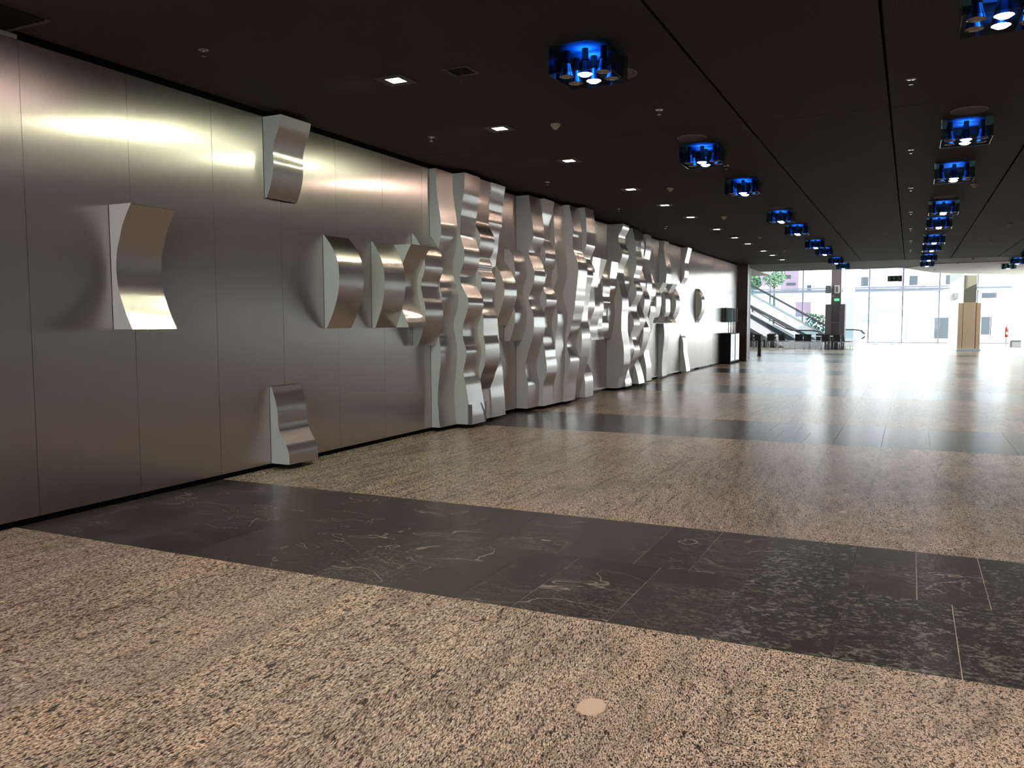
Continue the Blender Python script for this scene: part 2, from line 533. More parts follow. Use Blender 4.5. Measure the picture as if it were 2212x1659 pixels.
# plain stone floor of the side area with the seats
B(-16, XW-0.1, 36.6, 62.5, -0.011, -0.0005).build('side_floor', M['granite'], floor)

# ---- metal wall with its panels
wall = struct('wall_left', B(XW-0.30, XW-0.06, -16.2, 34.28, 0, CH+0.05), M['black'])
br = [-16.2 + 0.0]
y = 4.27
while y > -15.5: y -= 0.975
br = [-16.0]
while y < 10.2:
    br.append(round(y, 3)); y += 0.975
br = [v for v in br if v <= 10.2]
br += [11.1, 12.24, 13.20, 14.17, 15.13, 16.1, 17.06, 18.02, 19.0, 19.95, 20.9, 21.87, 22.35, 23.55, 24.76, 25.73, 26.69, 27.7, 28.7, 29.7, 30.7, 31.6, 32.75, 33.9]
for a, c in zip(br, br[1:]):
    B(XW-0.012, XW, a+0.0025, c-0.0025, 0.058, 3.768).build('wall_panel', M['alu'], wall)
# shadow gap, kick plate, end filler
base = struct('baseboard_left', B(XW-0.05, XW-0.045, -16, 33.9, 0.0, 0.055), M['black'])
for y in (16.1, 22.35, 25.0, 27.3, 29.2):
    B(XW-0.044, XW-0.01, y, y+1.7, 0.006, 0.05).build('kick_plate', M['dark_metal'], base)
struct('trim_1', B(XW-0.05, XW-0.005, -16, 4.27, 3.772, CH-0.012), M['grey'])
# dark veneered end of the wall and pale corner pier
t = struct('wall_end', B(XW-0.28, XW+0.38, 33.9, 34.28, 0, CH-0.01), M['wood'])
for z in (0.9, 1.8, 2.7):
    B(XW-0.001, XW+0.381, 33.898, 33.902, z-0.004, z+0.004).build('veneer_joint', M['black'], t)
t = struct('trim_2', B(XW-0.32, XW-0.02, 36.36, 37.0, 0, CH), M['offwhite'])
for z in (0.95, 1.9, 2.85):
    B(XW-0.33, XW-0.01, 36.352, 37.01, z-0.012, z+0.012).build('panel_joint', M['grey'], t)
struct('wall_side_left', B(XW-0.3, XW-0.12, 34.3, 36.35, 0, CH), M['offwhite'])
struct('wall_back_left', B(-16, XW-0.33, 36.4, 36.9, 0, 9), M['grey'])
struct('wall_atrium_left', B(-16.3, -16, 36.4, 62.6, 0, 9), M['offwhite'])
wr = struct('wall_right', B(9.1, 9.4, -16.2, 42, 0, CH+0.05), M['rightwall'])

# ---- ceiling: recess deck, panels with joints
ceil = struct('ceiling', B(XW-0.3, 9.4, -16.2, YE, CH+0.05, CH+0.30), M['black'])
xs = [XW+0.02, -1.75, -0.26, 1.25, 2.75, 4.25, 5.75, 7.25, 9.09]
ys = [-16.1, -11.5, 2.65, 9.75, 31.07, YE]
for i, (a, c) in enumerate(zip(xs, xs[1:])):
    for b, d in zip(ys, ys[1:]):
        gx = 0.012
        mb = MB()
        # the lamp and hatch openings are small, so the panels stay plain slabs
        mb.box(a+gx, c-gx, b+0.004, d-0.004, CH, CH+0.04)
        mb.build('ceiling_panel', M['ceiling'], ceil)
B(XW+0.0, 9.1, YE-0.02, YE+0.03, CH-0.004, CH+0.1).build('end_joint', M['black'], ceil)
# soffit beyond the joint; its edge steps back along the atrium
sf = struct('ceiling_soffit', MB().prism([(-6.6, YE+0.03), (9.3, YE+0.03), (9.3, 52.5), (5.0, 48.6), (0.93, 44.4), (-0.41, 39.9), (-6.6, 39.8)], 'z', CH, CH+0.35), M['soffit'])
MB().prism([(-0.3, 39.6), (0.9, 37.2), (9.25, 36.4), (9.25, 52.3), (5.0, 48.5), (0.97, 44.35)], 'z', CH-0.03, CH-0.001).build('soffit_daylight_field', M['soffit_light'], sf)  # daylight wash on the grey soffit, painted as a white field
B(-6.58, -0.45, 38.9, 39.0, CH-0.02, CH+0.01).build('soffit_joint', M['offwhite'], sf)
struct('wall_upper', B(-16, 9.3, 36.95, 37.15, CH+0.36, 9), M['offwhite'])
ca = struct('ceiling_atrium', MB().box(-16.3, 9.4, 36.9, 45.2, 9, 9.3).box(5.0, 9.4, 45.2, 62.9, 9, 9.3), M['soffit_light'])
for yv in (45.3, 48.8, 52.3, 55.8, 59.3, 62.7):
    B(-16.2, 5.0, yv-0.06, yv+0.06, 9.0, 9.25).build('skylight_beam', M['white'], ca)
for a0, c0_ in zip((45.3, 48.8, 52.3, 55.8, 59.3), (48.8, 52.3, 55.8, 59.3, 62.7)):
    B(-16.1, 5.0, a0+0.07, c0_-0.07, 9.12, 9.13).build('skylight_pane', M['glass'], ca)
struct('trim_3', B(-9.5, XW-0.05, 36.95, 43.0, CH-0.02, CH+0.35), M['offwhite'])

# ---- glass facade (window_1), side glazing (window_2), rear glazing (window_3)
fac = struct('window_1', B(-16, 9.4, 62.35, 62.5, 0.0, 0.06), M['frame'])
mx = [-16, -13.6, -11.4, -9.2, -6.95, -4.75, -2.62, -0.52, 1.68, 3.9, 6.1, 8.3, 9.35]
for x in mx:
    B(x-0.04, x+0.04, 62.30, 62.46, 0.06, 9).build('mullion', M['frame'], fac)
B(-16, 9.4, 62.22, 62.5, 3.50, 3.70).build('transom', M['frame_blue'], fac)
B(-16, 9.4, 62.15, 62.5, 3.74, 3.84).build('transom', M['frame_blue'], fac)
for a, c in zip(mx, mx[1:]):
    B(a+0.045, c-0.045, 62.38, 62.39, 0.07, 3.49).build('pane', M['glass'], fac)
    B(a+0.045, c-0.045, 62.38, 62.39, 3.86, 8.95).build('pane', M['glass'], fac)
w2 = struct('window_2', B(9.2, 9.35, 42, 62.3, 0, 0.06), M['frame'])
yy = [42.05, 45.4, 48.8, 52.2, 55.6, 59.0, 62.2]
for v in yy:
    B(9.2, 9.34, v-0.04, v+0.04, 0.06, 9).build('mullion', M['frame'], w2)
for a, c in zip(yy, yy[1:]):
    B(9.27, 9.28, a+0.045, c-0.045, 0.07, 8.95).build('pane', M['glass'], w2)
w3 = struct('window_3', B(-6.3, 9.1, -16.2, -16.05, 0, 0.08), M['frame'])
xx = [-6.2, -3.2, -0.2, 2.8, 5.8, 8.9]
for v in xx:
    B(v-0.05, v+0.05, -16.18, -16.06, 0.08, CH).build('mullion', M['frame'], w3)
for a, c in zip(xx, xx[1:]):
    B(a+0.055, c-0.055, -16.13, -16.12, 0.09, CH-0.01).build('pane', M['glass'], w3)

# ================================================================== RELIEFS
PROF = [
('E1',0,1.54,2.61,[235,202,170,143,119,96,80,70,65,65,69,77,92,117,137,161,194,232,273]),
('E2',4,2.92,3.765,[31,61,87,106,122,132,136,132,133,146,166,194,222,240,254]),
('E3',4,0.06,0.9,[253,252,248,228,198,160,126,110,107,105,100,87,70,50,27]),
('E4',6,1.52,2.615,[28,65,99,128,153,175,195,210,221,226,227,226,220,206,185,155,117,70,17]),
('E5',8,1.52,2.615,[51,77,102,127,150,167,179,191,201,204,205,202,195,182,163,138,107,71,33]),
('E5b',9,1.52,2.615,[248,228,203,174,148,126,109,96,86,81,85,96,113,143,174,199,230,266,302]),
('E6',10,1.26,2.81,[85,111,135,156,174,190,204,214,214,210,199,178,163,152,147,154,178,199,211,213,210,202,185,153,113,73,25]),
('T1',11,0.06,3.765,[142,133,125,124,123,115,110,112,114,116,120,128,136,143,151,159,165,167,166,166,160,146,138,122,112,109,116,134,159,179,191,199,197,182,163,156,137,112,100,99,106,117,132,146,160,178,190,194,195,192,185,176,168,158,148,139,132,126,121,119,118,118,118]),
('T2',12,0.06,3.765,[397,393,388,380,370,359,348,337,326,316,306,292,278,273,277,292,308,318,323,315,295,277,265,263,265,275,294,317,338,355,364,359,339,304,269,243,230,226,240,265,288,298,302,302,290,267,249,237,236,238,241,244,250,262,270,276,286,298,305,310,313,316,318]),
('T3',13,0.06,3.765,[242,240,237,234,231,229,226,225,227,247,279,300,316,343,368,381,389,391,391,390,385,372,360,358,359,360,360,354,328,300,282,275,282,300,318,329,333,322,291,264,277,258,232,257,288,305,313,315,303,272,237,219,217,218,219,220,222,224,228,234,242,250,257]),
('T4',14,0.06,3.765,[259,256,253,250,247,243,237,230,224,220,217,214,210,204,194,182,169,159,152,148,144,141,139,135,131,126,118,100,63,54,54,55,57,59,62,65,68,72,76,81,85,91,97,107,120,130,137,142,147,154,170,199,212,209,203,204,217,227,234,243,253,265,276]),
('E9',15,1.52,2.62,[49,84,117,145,169,190,210,227,241,245,245,239,223,200,175,148,101,50,8]),
('E10',16,1.26,2.81,[109,131,151,169,187,201,207,209,208,201,190,173,154,137,131,139,154,176,197,212,215,208,202,191,172,141,101]),
('T5',17,0.06,3.765,[213,218,223,228,232,233,233,231,220,204,192,182,178,179,189,207,223,242,263,283,302,319,332,340,344,344,343,340,330,310,282,258,247,251,270,301,327,346,354,358,353,337,316,293,266,250,251,269,293,316,332,334,332,328,321,312,303,294,284,276,268,260,253]),
('T6',18,0.06,3.765,[301,302,302,303,303,304,307,322,343,365,377,379,378,374,366,355,350,344,328,317,310,303,292,281,274,275,280,291,309,331,356,371,377,370,350,318,293,275,266,266,273,290,317,340,356,359,354,339,313,279,253,250,251,253,257,264,274,285,295,302,309,317,325]),
('T7',19,0.06,3.765,[298,302,306,309,313,317,321,325,330,335,340,344,345,345,345,345,345,345,345,345,346,350,358,368,380,388,391,392,391,378,358,335,315,303,303,310,326,345,362,375,381,383,383,381,375,369,362,355,348,341,335,329,323,320,318,316,315,313,311,306,300,293,287]),
('T8',20,0.06,3.765,[361,365,370,374,378,383,389,398,409,422,433,441,448,451,443,426,408,389,381,384,395,415,439,455,462,478,499,507,515,529,540,546,548,557,565,570,578,585,592,597,604,609,611,608,600,580,549,525,511,503,500,498,500,507,509,501,490,480,470,461,450,437,425]),
('T9',21,0.06,3.765,[256,270,285,299,313,327,342,357,373,389,406,422,437,451,464,474,484,492,497,499,501,500,493,482,468,450,442,443,445,449,454,459,466,474,483,492,503,514,525,540,557,559,552,530,512,500,495,512,545,572,590,594,595,595,595,592,587,582,583,580,571,563,556]),
('T10',22,0.06,2.9,[390,390,390,390,390,388,382,370,351,323,293,270,255,244,241,244,252,262,272,281,288,295,301,308,316,325,338,358,382,404,417,419,417,413,409,405,402,400,402,407,413,417,419,406,376,335,290,250]),
('M0',23,1.2,2.9,[335,325,314,304,298,301,318,334,343,352,358,361,357,349,340,332,323,315,310,310,313,317,324,331,340,348,356,363,370]),
('M1',24,1.2,2.9,[288,273,256,241,232,234,238,237,244,258,266,270,271,267,259,251,242,233,223,213,212,218,229,244,262,281,302,323,345]),
('M2',25,1.2,2.9,[154,174,197,215,222,222,217,200,183,179,183,192,219,255,249,236,238,247,255,255,250,242,227,207,190,176,160,136,100]),
('M3',26,1.2,2.9,[100,115,131,146,160,170,179,187,194,198,200,197,192,186,182,182,197,222,245,253,249,243,239,244,251,258,266,274,282]),
('Sa',27,0.06,3.765,[268,280,291,304,318,334,352,370,390,411,418,418,418,418,417,416,411,401,390,380,371,363,355,352,353,355,355,355,356,359,365,370,371,370,366,358,344,330,316,301,285,270,257,248,245,252,266,285,313,341,361,369,366,343,310,284,274,273,288,322,356,374,381]),
('B2',28,0.06,3.765,[312,307,299,285,265,246,236,238,250,269,288,305,323,341,354,359,352,338,320,301,280,255,230,210,202,205,216,232,250,265,276,278,267,247,224,207,202,212,233,255,273,279,273,261,244,225,205,188,173,158,143,130,122,123,137,159,181,196,197,185,164,140,118]),
('Sb',29,0.06,3.765,[155,162,168,174,179,186,195,208,231,261,292,318,337,352,358,351,332,298,267,259,270,287,308,334,350,346,336,321,299,279,270,271,284,318,354,382,405,410,405,390,362,345,340,339,348,371,389,399,401,399,392,384,381,378,369,360,363,364,349,335,325,314,302]),
('Sb2',30,0.06,3.765,[339,328,317,304,289,273,255,236,213,184,154,135,134,145,159,173,187,201,217,233,248,265,283,304,323,335,338,329,311,288,266,246,227,210,203,216,249,285,310,330,344,348,340,322,303,282,257,232,212,203,215,239,260,279,294,303,303,298,290,280,267,251,235]),
('Sb3',31,0.06,3.765,[58,61,63,66,68,71,74,78,87,102,124,148,172,193,217,240,261,276,284,290,294,298,299,291,263,233,222,231,249,270,289,301,310,316,319,313,298,279,258,231,208,199,204,208,204,198,193,189,186,181,175,169,161,153,145,137,129,121,113,105,96,88,79]),
('Sc',32,0.06,3.765,[241,240,238,237,236,234,230,222,210,197,184,173,166,163,164,165,167,169,172,178,186,192,191,185,176,165,154,144,137,134,140,158,178,188,192,197,206,216,222,226,229,229,226,219,211,202,193,183,174,166,159,156,158,169,180,188,194,198,199,199,199,199,199]),
('U',33,1.27,2.81,[79,90,101,112,123,134,145,157,171,184,191,191,187,166,145,162,183,191,194,193,189,182,169,149,127,106,87]),
('V',34,1.53,2.61,[40,96,131,152,167,179,190,200,208,211,210,209,203,192,167,132,95,54,13]),
('X',35,1.53,2.61,[250,217,185,157,132,113,100,90,83,81,83,90,100,113,134,161,189,219,250]),
('W',36,1.53,2.61,[40,77,113,147,179,197,200,200,200,200,197,190,179,167,150,128,102,71,40]),
('X2',37,1.53,2.61,[260,222,186,157,132,113,100,90,83,81,83,90,100,114,138,169,202,236,270]),
('W2',38,1.53,2.61,[30,72,112,145,174,196,213,226,236,239,236,226,213,196,172,141,107,69,30]),
('SdU',36,2.62,3.765,[194,201,208,213,215,214,211,206,197,185,174,164,154,144,135,131,131,135,141,146]),
('SdL',36,0.06,1.52,[120,117,114,111,110,110,113,116,120,124,128,133,140,147,154,160,165,168,171,172,170,165,158,150,143]),
('Se',41,2.7,3.765,[8,30,65,95,110,116,120,121,120,116,113,117,128,144,159,171,184,197,209]),
('Tri',41,0.06,1.19,[205,196,187,178,169,160,151,140,128,117,110,106,104,103,99,92,81,59,27,8]),
('Lens',45,1.52,2.61,[8,32,70,105,135,162,182,196,206,212,211,206,197,181,158,132,100,59,17])]
PITCH = 0.4815
def catmull(d, sub):
    out = []
    n = len(d)
    for i in range(n-1):
        p0 = d[i-1] if i > 0 else 2*d[0]-d[1]
        p1, p2 = d[i], d[i+1]
        p3 = d[i+2] if i+2 < n else 2*d[-1]-d[-2]
        for j in range(sub):
            t = j/sub
            out.append(0.5*((2*p1)+(-p0+p2)*t+(2*p0-5*p1+4*p2-p3)*t*t+(-p0+3*p1-3*p2+p3)*t**3))
    out.append(d[-1])
    return out

LAB = {
'E1': ('single concave aluminium bracket-shaped relief, leftmost and nearest on the wall', None),
'E2': ('wavy aluminium relief hanging from the wall top, left of the cluster', None),
'E3': ('low S-curved aluminium relief standing at the wall foot, left of the cluster', None),
'E4': ('lens-shaped bulging aluminium relief, first in the mid-height row', None),
'E5': ('bulging lens-shaped relief joined to the concave relief beside it', None),
'E5b': ('concave X-shaped relief with brightly lit lower lip, between bulging and wavy reliefs', None),
'E6': ('wavy mid-height relief with two bulges just before the first full-height strip', None),
'T1': ('first full-height wavy strip at the left edge of the dense cluster', None),
'T2': ('deep full-height wavy strip with grey tape at its foot', None),
'T3': ('third full-height strip, wavy with dark lower bulge', None),
'T4': ('fourth full-height strip, nearly straight with flat pale lower part', None),
'E9': ('mid-height bulging lens relief left of the two-bulge one, fifth place in cluster', None),
'E10': ('mid-height two-bulge relief right behind the bulging lens relief', None),
'T5': ('full-height strip with four bulges, right of the mid-height two-bulge relief', None),
'T6': ('full-height wavy strip with tight curves, next right of the four-bulge strip', None),
'T7': ('brownish full-height recessed strip left of the deepest bulging strip', None),
'T8': ('deepest full-height strip, bellying out strongly at mid height', None),
'T9': ('full-height strip with rounded top behind the deepest strip', None),
'T10': ('lower strip with convex foot, left of the bare panel under the mid-height group', None),
'M0': ('brown shaded mid-height relief, leftmost of the group of four', None),
'M1': ('second of the four mid-height reliefs, bright angled upper arm', None),
'M2': ('third of the four mid-height reliefs, two bright bulges', None),
'M3': ('fourth of the mid-height reliefs with bright pointed wedge top', None),
'Sa': ('zigzag full-height strip standing out beyond the bare dark panels', None),
'B2': ('shallow full-height strip recessed just right of the zigzag strip', None),
'Sb': ('full-height rippling strip with greenish upper reflection, farther half of cluster', None),
'Sb2': ('full-height strip behind the rippling greenish strip', None),
'Sb3': ('slim low-relief strip two right of the rippling greenish strip', None),
'Sc': ('last full-height strip of the dense cluster, bright white upper face', None),
'U': ('mid-height wavy relief directly right of the last full-height strip', None),
'V': ('small bulging relief with three bright bars before the far crosses', None),
'X': ('small concave relief, left of the two far X shapes', None),
'W': ('small bulging relief between the two far X shapes', None),
'X2': ('small concave relief, right of the two far X shapes', None),
'W2': ('small half-round relief closing the far group on the right', None),
'SdU': ('upper curved relief hanging above the far X shapes', None),
'SdL': ('lower pale relief reaching the floor beneath the far X shapes', None),
'Se': ('wavy pointed relief at the wall top between X shapes and the lone lens', None),
'Tri': ('triangular spire-shaped relief at the wall foot near the far end', None),
'Lens': ('lone lens-shaped relief on the bright far part of the wall', None)}
for name, k, z0, z1, dd in PROF:
    dd = [v/1000 for v in dd]
    sub = 4
    d = catmull(dd, sub)
    n = len(d)
    y0 = 5.02 + PITCH*k + 0.0015; y1 = 5.02 + PITCH*(k+1) - 0.0015
    w = y1-y0
    label, grp = LAB[name]
    r = thing('wall_relief', (XW, y0, z0), label, 'wall relief', grp)
    H = z1-z0
    zz = [H*i/(n-1) for i in range(n)]
    # curved front sheet
    v = []; f = []
    for z, x in zip(zz, d):
        v += [(x, 0, z), (x, w, z)]
    for i in range(n-1):
        f.append((2*i, 2*i+1, 2*i+3, 2*i+2))
    MB().add(v, f, 0, True).build('front_sheet', M['alu_strip'], r)
    # two flat cheeks set at right angles to the wall
    for yy_, flip in ((0.0, False), (w, True)):
        v = []; f = []
        for z, x in zip(zz, d):
            v += [(0.001, yy_, z), (x-0.0005, yy_, z)]
        for i in range(n-1):
            q = (2*i, 2*i+1, 2*i+3, 2*i+2)
            f.append(q[::-1] if flip else q)
        MB().add(v, f).build('side_cheek', M['flank'], r)
    # thin black strip added to darken the seam where relief meets wall
    B(0.0, 0.0018, -0.006, -0.0006, 0, H).build('dark_seam', M['black'], r)
    # dark closing plates at top and bottom
    if d[0] > 0.012:
        B(0.002, d[0]-0.004, 0.003, w-0.003, 0.004, 0.008).build('end_plate', M['black'], r)
    if d[-1] > 0.012:
        B(0.002, d[-1]-0.004, 0.003, w-0.003, H-0.008, H-0.004).build('end_plate', M['black'], r)
    if name == 'T2':
        # two worn strips of tape at its foot
        for yy_ in (0.0, w-0.02):
            B(d[0]-0.055 if yy_ == 0 else d[0]-0.01, d[0]+0.004, yy_-0.003, yy_+0.022, 0.0, 0.30).build('tape', M['tape'], r)

# ================================================================== CEILING LAMPS
def area(name, loc, w, h, power, color, spread, parent=None, disk=False):
    l = bpy.data.lights.new(name, 'AREA')
    l.shape = 'DISK' if disk else 'RECTANGLE'
    l.size = w
    if not disk: l.size_y = h
    l.energy = power; l.color = color; l.spread = spread
    o = bpy.data.objects.new(name, l)
    o.location = loc
    link(o, parent)
    return o

# --- glass boxes with six reflector lamps each, origin at the box centre on the ceiling
CL = ((-0.16, -0.09), (0.0, -0.09), (0.16, -0.09), (-0.16, 0.12), (0.0, 0.12), (0.16, 0.12))
def shared(mb, name, m): return mb.mesh(name, m)
Hh = 0.225
me_glass_x = shared(B(-0.004, 0.004, -0.25, 0.25, -Hh, 0), 'glass_side', M['lampglass'])
me_glass_y = shared(B(-0.245, 0.245, -0.004, 0.004, -Hh, 0), 'glass_side', M['lampglass'])
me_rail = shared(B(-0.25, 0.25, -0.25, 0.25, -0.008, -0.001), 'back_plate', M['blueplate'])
me_socket = shared(MB().lathe([(0.027, 0), (0.027, -0.088), (0.034, -0.089), (0.034, -0.100), (0.026, -0.102)][::-1], n=14), 'lamp_socket', M['socket'])
prof_ref = [(0.028, -0.102), (0.031, -0.118), (0.039, -0.150), (0.048, -0.180), (0.058, -0.208), (0.061, -0.214)]
me_ref = shared(MB().lathe(prof_ref[::-1], n=18, cap0=False, cap1=False), 'reflector', M['chrome'])
me_lens_off = shared(MB().lathe([(0.005, -0.186), (0.036, -0.190), (0.056, -0.204)], n=16, cap0=True, cap1=False), 'lamp_lens', M['lens_off'])
me_lens_on = shared(MB().lathe([(0.004, -0.232), (0.036, -0.228), (0.060, -0.212)], n=16, cap0=True, cap1=False), 'lamp_lens', M['lens_on'])
WARM = (1.0, 0.84, 0.71)
def luminaire(x, y, label):
    r = thing('glass_box_luminaire', (x, y, CH-0.001), label, 'ceiling lamp', 'glass box ceiling luminaires')
    def p(me, name, loc):
        o = bpy.data.objects.new(name, me); o.location = loc
        return link(o, r)
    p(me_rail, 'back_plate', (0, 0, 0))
    p(me_glass_x, 'glass_side', (-0.25, 0, -0.001)); p(me_glass_x, 'glass_side', (0.25, 0, -0.001))
    p(me_glass_y, 'glass_side', (0, -0.25, -0.001)); p(me_glass_y, 'glass_side', (0, 0.25, -0.001))
    for i, (a, b) in enumerate(CL):
        on = i in (1, 4)
        s = p(me_socket, 'lamp_socket', (a, b, -0.009))
        rf = p(me_ref, 'reflector', (a, b, 0))
        le = bpy.data.objects.new('lamp_lens', me_lens_on if on else me_lens_off)
        link(le, rf)
        if on:
            area('lamp_light', (a, b, -0.238), 0.085, 0, LAMP_W*(1.9 if y < 5 else 1.0), WARM, math.radians(118), r, True)
    return r

NW = ['', 'first', 'second', 'third', 'fourth', 'fifth', 'sixth', 'seventh', 'eighth', 'ninth', 'tenth', 'eleventh', 'twelfth', 'thirteenth']
ROWY = [3.46, 6.61, 10.83, 13.69, 17.90, 20.65, 24.77, 27.5, 31.95, 35.4]
ordn = ['', 'nearest', 'second nearest', 'third', 'fourth', 'fifth', 'sixth', 'seventh', 'eighth', 'farthest']
for i, y in enumerate(ROWY):
    for x, side in ((-2.455, 'left'), (0.50, 'right')):
        if i == 0: lab = 'glass box ceiling lamp of the %s row, hanging just behind the camera position' % side
        elif i == 1: lab = ('largest glass box lamp with two lit cones, nearest of the left row' if side == 'left'
                            else 'glass box ceiling lamp cut off by the top right corner of the photo')
        else: lab = 'glass box ceiling lamp with blue glow, %s in the %s row counted from the front' % (NW[i], side)
        if i == 0: lab = 'glass box lamp above the viewer in the %s row' % side
        luminaire(x, y, lab)
for y in (31.95, 35.4, 38.6):
    luminaire(3.45, y, {31.95: 'glass box lamp at the right edge of the photo, nearer one', 35.4: 'glass box lamp near the right edge over the bright soffit', 38.6: 'farthest glass box lamp of the right-hand row by the daylit soffit'}[y])
# lamps of the bays outside the frame keep the hall lit
for y in (-7.5, -3.7, -0.6):
    for x in (-2.455, 0.50):
        luminaire(x, y, 'glass box lamp behind the viewer in the hall')
for y in (-3.7, 3.46, 6.61, 10.83, 13.69, 17.9, 20.65, 24.77, 27.5):
    for x in (3.45, 6.4):
        luminaire(x, y, 'glass box lamp in the right-hand bays outside the picture')

# --- square recessed downlights in a row in front of the metal wall
me_trim = MB()
for a, b, c, d in ((-0.15, 0.15, -0.15, -0.075), (-0.15, 0.15, 0.075, 0.15), (-0.15, -0.075, -0.075, 0.075), (0.075, 0.15, -0.075, 0.075)):
    me_trim.box(a, b, c, d, -0.006, 0.0)
me_trim = me_trim.mesh('frame', M['trim'])
me_glow = B(-0.074, 0.074, -0.074, 0.074, -0.003, -0.001).mesh('lamp_face', M['down_on'])
DL = [-0.5, 1.66, 3.82, 6.61, 8.76, 10.92, 13.75, 15.91, 18.0, 20.68, 23.0, 25.0, 27.84, 29.8, 32.2]
TINT = {6.61: (0.90, 1.0, 0.68), 8.76: (0.93, 1.0, 0.70), 10.92: (1.0, 0.76, 0.62), 13.75: (1.0, 0.78, 0.62), 15.91: (1.0, 0.80, 0.64), 3.82: (1.0, 0.76, 0.68), 20.68: (0.94, 1.0, 0.84), 18.0: (0.96, 1.0, 0.82)}
q = 0
for y in DL:
    vis = y > 6
    if vis: q += 1
    r = thing('square_downlight', (-4.345, y, CH-0.001),
              ('square white downlight, %s from the front in the row beside the metal wall' % NW[q]) if vis else 'square downlight of the wall row above the viewer',
              'downlight', 'square downlights beside the metal wall')
    for me, nm in ((me_trim, 'frame'), (me_glow, 'lamp_face')):
        link(bpy.data.objects.new(nm, me), r)
    area('downlight_light', (0, 0, -0.035), 0.09, 0.09, SPOT_W*(1.0 if y < 12 else 0.5), TINT.get(y, (1.0, 0.86, 0.74)), math.radians(146), r).rotation_euler = (0, math.radians(25), 0)

# --- round speaker covers
for i, (x, y) in enumerate(((-2.45, 7.32), (-2.47, 10.25), (0.5, 10.25), (-2.46, 17.30), (0.5, 17.20), (-2.46, 24.3), (0.5, 24.3))):
    r = thing('ceiling_speaker', (x, y, CH), ['round taupe ceiling speaker right behind the nearest glass box lamp', 'round taupe ceiling speaker in front of the second lamp of the left row',
        'round taupe ceiling speaker in front of the second lamp of the right row', 'round taupe ceiling speaker in front of the fourth lamp of the left row',
        'round taupe ceiling speaker in front of the fourth lamp of the right row', 'small far ceiling speaker in front of the sixth lamp of the left row',
        'small far ceiling speaker in front of the sixth lamp of the right row'][i], 'speaker', 'round ceiling speakers')
    MB().lathe([(0.150, -0.006), (0.166, -0.005), (0.170, -0.001)], n=32, cap0=True).build('cover', M['brown_disc'], r)
    MB().lathe([(0.170, -0.008), (0.178, -0.008), (0.180, -0.001)], n=32, cap0=False, cap1=False).build('rim', M['olive'], r)

# --- sprinkler heads
spr = [(-5.28, 5.2), (-5.29, 8.8), (-5.31, 12.42), (-5.3, 16.0), (-5.3, 19.5), (-2.46, 8.75), (-2.46, 12.3), (-0.06, 8.7), (-0.06, 12.25), (-0.06, 15.76), (-0.06, 19.26), (-0.06, 22.77), (-0.06, 26.28), (-0.06, 29.8)]
me_pl = MB().lathe([(0.012, -0.006), (0.040, -0.005), (0.042, -0.0005)], n=14).mesh('escutcheon', M['steel'])
m2 = MB().lathe([(0.007, -0.05), (0.007, -0.005)], n=8)
m2.lathe([(0.020, -0.052), (0.020, -0.049)], n=10)
me_head = m2.mesh('sprinkler_pin', M['steel'])
for i, (x, y) in enumerate(spr):
    row = 'along the metal wall' if x < -5 else ('left of the left black joint' if x < -2 else 'beside the right black joint')
    cnt = [1, 2, 3, 4, 5, 1, 2, 1, 2, 3, 4, 5, 6, 7][i]
    r = thing('sprinkler_head', (x, y, CH), 'small steel sprinkler head, %s from the front %s' % (NW[cnt], row), 'sprinkler', 'ceiling sprinklers')
    link(bpy.data.objects.new('escutcheon', me_pl), r); link(bpy.data.objects.new('sprinkler_pin', me_head), r)

# --- smoke detectors
smk = [(-3.69, 8.86), (-3.71, 13.92), (-3.69, 18.27), (-3.7, 23.08), (-3.7, 27.8), (0.88, 15.79), (2.03, 22.78), (2.02, 27.69), (2.0, 34.9), (1.6, 37.2), (0.9, 41.5)]
sl = ['nearest, beside the second square downlight', 'second on the left, beside the fourth downlight', 'third on the left, beside the sixth downlight', 'fourth on the left', 'fifth on the left, small and far',
      'below the second and third lamps of the right row', 'nearer of two right of the slanting black joint', 'farther of two right of the slanting black joint', 'on the pale soffit beyond the dark ceiling', 'under the daylit soffit, middle one', 'under the daylit soffit, farthest']
for i, (x, y) in enumerate(smk):
    r = thing('smoke_detector', (x, y, CH), 'cream conical smoke detector, ' + sl[i], 'smoke detector', 'ceiling smoke detectors')
    MB().lathe([(0.055, -0.014), (0.058, -0.001)], n=18).build('base', M['cream'], r)
    MB().lathe([(0.012, -0.062), (0.030, -0.048), (0.048, -0.024), (0.050, -0.015)], n=18).build('sensor_head', M['cream'], r)

# --- open square hatch with a red ribbon
r = thing('ceiling_hatch', (-3.67, 6.63, CH), 'open dark square ceiling hatch with a red ribbon hanging out', 'ceiling hatch')
MB().box(-0.10, 0.10, -0.10, 0.10, -0.004, -0.001).build('opening', M['black'], r)
mb = MB()
for a, b, c, d in ((-0.125, 0.125, -0.125, -0.10), (-0.125, 0.125, 0.10, 0.125), (-0.125, -0.10, -0.10, 0.10), (0.10, 0.125, -0.10, 0.10)):
    mb.box(a, b, c, d, -0.007, -0.001)
mb.build('hatch_frame', M['trim'], r)
MB().tube([(0, 0, -0.004), (0.012, 0.004, -0.03), (0, 0, -0.05), (-0.006, 0, -0.03), (0, 0, -0.05), (0.004, 0, -0.085), (-0.004, 0.002, -0.12)], 0.007, 6).build('red_ribbon', M['red_cloth'], r)
# dark access slot at the near end of the wall
r = thing('ceiling_vent', (-5.95, 3.55, CH), 'long black slot vent in the ceiling at the upper left corner', 'vent')
B(-0.28, 0.16, -0.9, 0.62, -0.012, -0.001).build('slot', M['black'], r)
B(-0.30, 0.18, 0.62, 0.65, -0.016, -0.001).build('end_lip', M['trim'], r)

